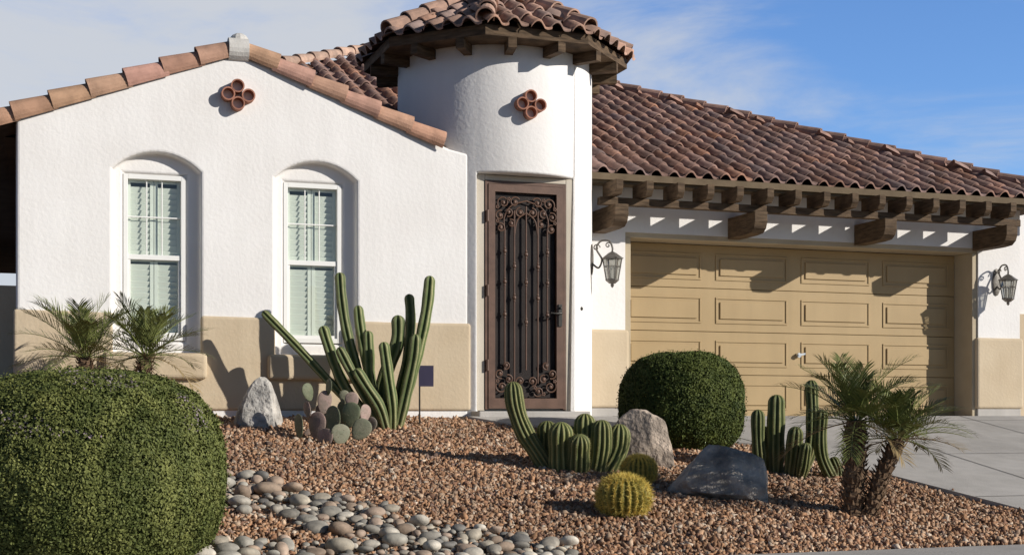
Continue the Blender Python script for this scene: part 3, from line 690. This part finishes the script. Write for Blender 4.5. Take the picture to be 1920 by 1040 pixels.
# ================= palms
def palm(name,x,y,trunks,seed,nf=32):
    random.seed(seed); e=empty(name,gl(x,y,0))
    at=Acc(); al=Acc()
    for (bx,by_),(tx,ty,tz),r0,FL in trunks:
        P=catmull([(bx,by_,-.05),(bx*.6+tx*.4,by_*.6+ty*.4,tz*.45),(tx,ty,tz)],8); n=len(P)
        at.tube(P,[r0*(.95+.15*math.sin(i*1.9)) for i in range(n)],12)
        for i in range(int(170*tz/.8)):
            f=i/(170*tz/.8); q=np.array([np.interp(f*(n-1),range(n),P[:,k]) for k in range(3)]); t=i*2.4
            o=np.array([math.cos(t),math.sin(t),0]); b=q+o*r0*.85; d=o*.7+np.array([0,0,1.]); d/=np.linalg.norm(d); s_=np.cross(d,o); s_/=np.linalg.norm(s_)
            L_=random.uniform(.03,.065); at.add([b-s_*.016,b+s_*.016,b+o*.02,b+d*L_+s_*.006+o*.012,b+d*L_-s_*.006+o*.012],[(0,2,3,4),(2,1,3),(0,1,3,4)])
        c0=np.array([tx,ty,tz])
        for i in range(nf):
            az=i*2.399+random.uniform(-.25,.25); el=math.radians(84-92*(i/nf)**1.05+random.uniform(-10,10)); L_=FL*random.uniform(.85,1.15)*(.8 if i<4 else 1)
            droop=math.radians(random.uniform(26,60)); pts=[c0+np.array([math.cos(az),math.sin(az),0])*.02]; m=14
            for j in range(m):
                q=el-droop*((j+.5)/m)**1.5; pts.append(pts[-1]+L_/m*np.array([math.cos(q)*math.cos(az),math.cos(q)*math.sin(az),math.sin(q)]))
            pts=np.array(pts); k=random.uniform(.75,1.2); dead=i>nf-3
            base=(.165*k,.185*k,.06*k) if not dead else (.28,.20,.10)
            al.tube(pts,np.linspace(.006,.0018,m+1),4,0,tuple(q*1.4 for q in base),cap=False)
            side=np.array([-math.sin(az),math.cos(az),0]); T=np.gradient(pts,axis=0);T/=np.linalg.norm(T,axis=1)[:,None]
            ns=26
            for j in range(ns):
                f=.16+.84*j/(ns-1); q=np.array([np.interp(f*m,range(m+1),pts[:,c]) for c in range(3)]); tt=T[int(f*m)]; up=np.cross(tt,side); up*= (1 if up[2]>0 else -1)
                ll=FL*.38*(math.sin(math.pi*min(1,.16+f*.70))**.7)*random.uniform(.8,1.12)
                for sg in (-1,1):
                    d=tt*(.75+.5*f)+side*sg*.75+up*random.uniform(.1,.5); d/=np.linalg.norm(d); w=np.cross(d,up); w=w/np.linalg.norm(w)*.0050
                    mid=q+d*ll*.55; tip=q+d*ll+np.array([0,0,-.12*ll]); kk=random.uniform(.8,1.25)
                    al.add([q-w*.5,q+w*.5,mid+w,mid-w,tip],[(0,1,2,3),(3,2,4)],0,tuple(b_*kk for b_ in base))
    at.obj('trunk',[M_trunk],e); al.obj('fronds',[M_palm],e)
    return e
palm('pygmy_date_palm',2.74,11.0,[((-.03,0),(.0,.05,.74),.09,.58),((.07,-.03),(.32,-.03,.60),.065,.52)],3)
palm('pygmy_date_palm.001',-3.82,12.6,[((.03,0),(-.06,0,.68),.07,.64),((.36,.1),(.47,.1,.70),.065,.56)],9,28)
random.seed(5)
a=Acc(); a.box(-.008,.008,-.008,.008,-.1,.60); a.obox((.065,-.012,.50),(.075,0,0),(0,.004,0),(0,0,.105),1)
o=a.obj('yard_sign',[M_dark,M_sign]); o.location=gl(-.93,13.95); o.rotation_euler=(0,0,.15)

# ================= sky, sun, camera
EL=math.radians(22); AZ=math.radians(111)
sv=Vector((math.sin(AZ)*math.cos(EL),math.cos(AZ)*math.cos(EL),math.sin(EL)))
l=bpy.data.lights.new('sun','SUN'); l.energy=5.0; l.angle=math.radians(.5); l.color=(1,.95,.87)
lo_=bpy.data.objects.new('sun',l); S.collection.objects.link(lo_); lo_.rotation_euler=(-sv).to_track_quat('-Z','Y').to_euler(); lo_.location=(20,-10,20)
w=bpy.data.worlds.new('World'); S.world=w; w.use_nodes=True; N=w.node_tree.nodes; L=w.node_tree.links
bg=N['Background']; bg.inputs[1].default_value=.075
sky=N.new('ShaderNodeTexSky'); sky.sky_type='NISHITA'; sky.sun_disc=False; sky.sun_elevation=EL; sky.sun_rotation=AZ; sky.air_density=1.0; sky.dust_density=.4; sky.ozone_density=2.5
tc=N.new('ShaderNodeTexCoord'); sx=N.new('ShaderNodeSeparateXYZ'); L.new(tc.outputs['Generated'],sx.inputs[0])
# bluer tint low down; dome overhead and behind the camera dimmed to cut fill light
hz=N.new('ShaderNodeMapRange'); hz.interpolation_type='SMOOTHSTEP'; hz.inputs['From Min'].default_value=.30; hz.inputs['From Max'].default_value=.65; L.new(sx.outputs[2],hz.inputs[0])
tn=N.new('ShaderNodeMix'); tn.data_type='RGBA'; L.new(hz.outputs[0],tn.inputs[0]); tn.inputs[6].default_value=(1.36,1.78,2.45,1); tn.inputs[7].default_value=(.55,.56,.60,1)
tint=N.new('ShaderNodeMix'); tint.data_type='RGBA'; tint.blend_type='MULTIPLY'; tint.inputs[0].default_value=1; L.new(sky.outputs[0],tint.inputs[6]); L.new(tn.outputs[2],tint.inputs[7])
bk=N.new('ShaderNodeMapRange'); bk.interpolation_type='SMOOTHSTEP'; bk.inputs['From Min'].default_value=-.3; bk.inputs['From Max'].default_value=.6; bk.inputs['To Min'].default_value=.48; L.new(sx.outputs[1],bk.inputs[0])
tb=N.new('ShaderNodeMix'); tb.data_type='RGBA'; tb.blend_type='MULTIPLY'; tb.inputs[0].default_value=1; L.new(tint.outputs[2],tb.inputs[6]); L.new(bk.outputs[0],tb.inputs[7])
mp=N.new('ShaderNodeMapping'); mp.inputs['Scale'].default_value=(1,1,3.6); mp.inputs['Rotation'].default_value=(0,.25,0); L.new(tc.outputs['Generated'],mp.inputs[0])
no=N.new('ShaderNodeTexNoise'); no.inputs['Scale'].default_value=3.0; no.inputs['Detail'].default_value=8; no.inputs['Roughness'].default_value=.6; no.inputs['Distortion'].default_value=.6; L.new(mp.outputs[0],no.inputs['Vector'])
mr=N.new('ShaderNodeMapRange'); mr.inputs['From Min'].default_value=.24; mr.inputs['From Max'].default_value=-.12; mr.inputs['To Min'].default_value=0.0; mr.inputs['To Max'].default_value=.36; L.new(sx.outputs[0],mr.inputs[0])
ad=N.new('ShaderNodeMath'); ad.operation='ADD'; L.new(no.outputs[0],ad.inputs[0]); L.new(mr.outputs[0],ad.inputs[1])
cr=N.new('ShaderNodeMapRange'); cr.inputs['From Min'].default_value=.51; cr.inputs['From Max'].default_value=.84; cr.interpolation_type='SMOOTHSTEP'; cr.inputs['To Max'].default_value=.93; L.new(ad.outputs[0],cr.inputs[0])
fz=N.new('ShaderNodeMapRange'); fz.inputs['From Min'].default_value=.60; fz.inputs['From Max'].default_value=.32; L.new(sx.outputs[2],fz.inputs[0])
fy=N.new('ShaderNodeMapRange'); fy.inputs['From Min'].default_value=-.1; fy.inputs['From Max'].default_value=.6; L.new(sx.outputs[1],fy.inputs[0])
m1=N.new('ShaderNodeMath'); m1.operation='MULTIPLY'; L.new(fz.outputs[0],m1.inputs[0]); L.new(fy.outputs[0],m1.inputs[1])
m2=N.new('ShaderNodeMath'); m2.operation='MULTIPLY'; L.new(cr.outputs[0],m2.inputs[0]); L.new(m1.outputs[0],m2.inputs[1])
mx=N.new('ShaderNodeMix'); mx.data_type='RGBA'; L.new(m2.outputs[0],mx.inputs[0]); L.new(tb.outputs[2],mx.inputs[6]); mx.inputs[7].default_value=(8.3,8.6,9.1,1)
L.new(mx.outputs[2],bg.inputs[0])
cam=bpy.data.cameras.new('camera'); cam.lens=48.75; cam.sensor_width=36; cam.shift_y=260/1920; cam.clip_end=2000
co=bpy.data.objects.new('camera',cam); S.collection.objects.link(co); co.location=(0,0,0); co.rotation_euler=(math.pi/2,0,0); S.camera=co
S.view_settings.view_transform='Standard'; S.view_settings.look='None'; S.view_settings.exposure=0
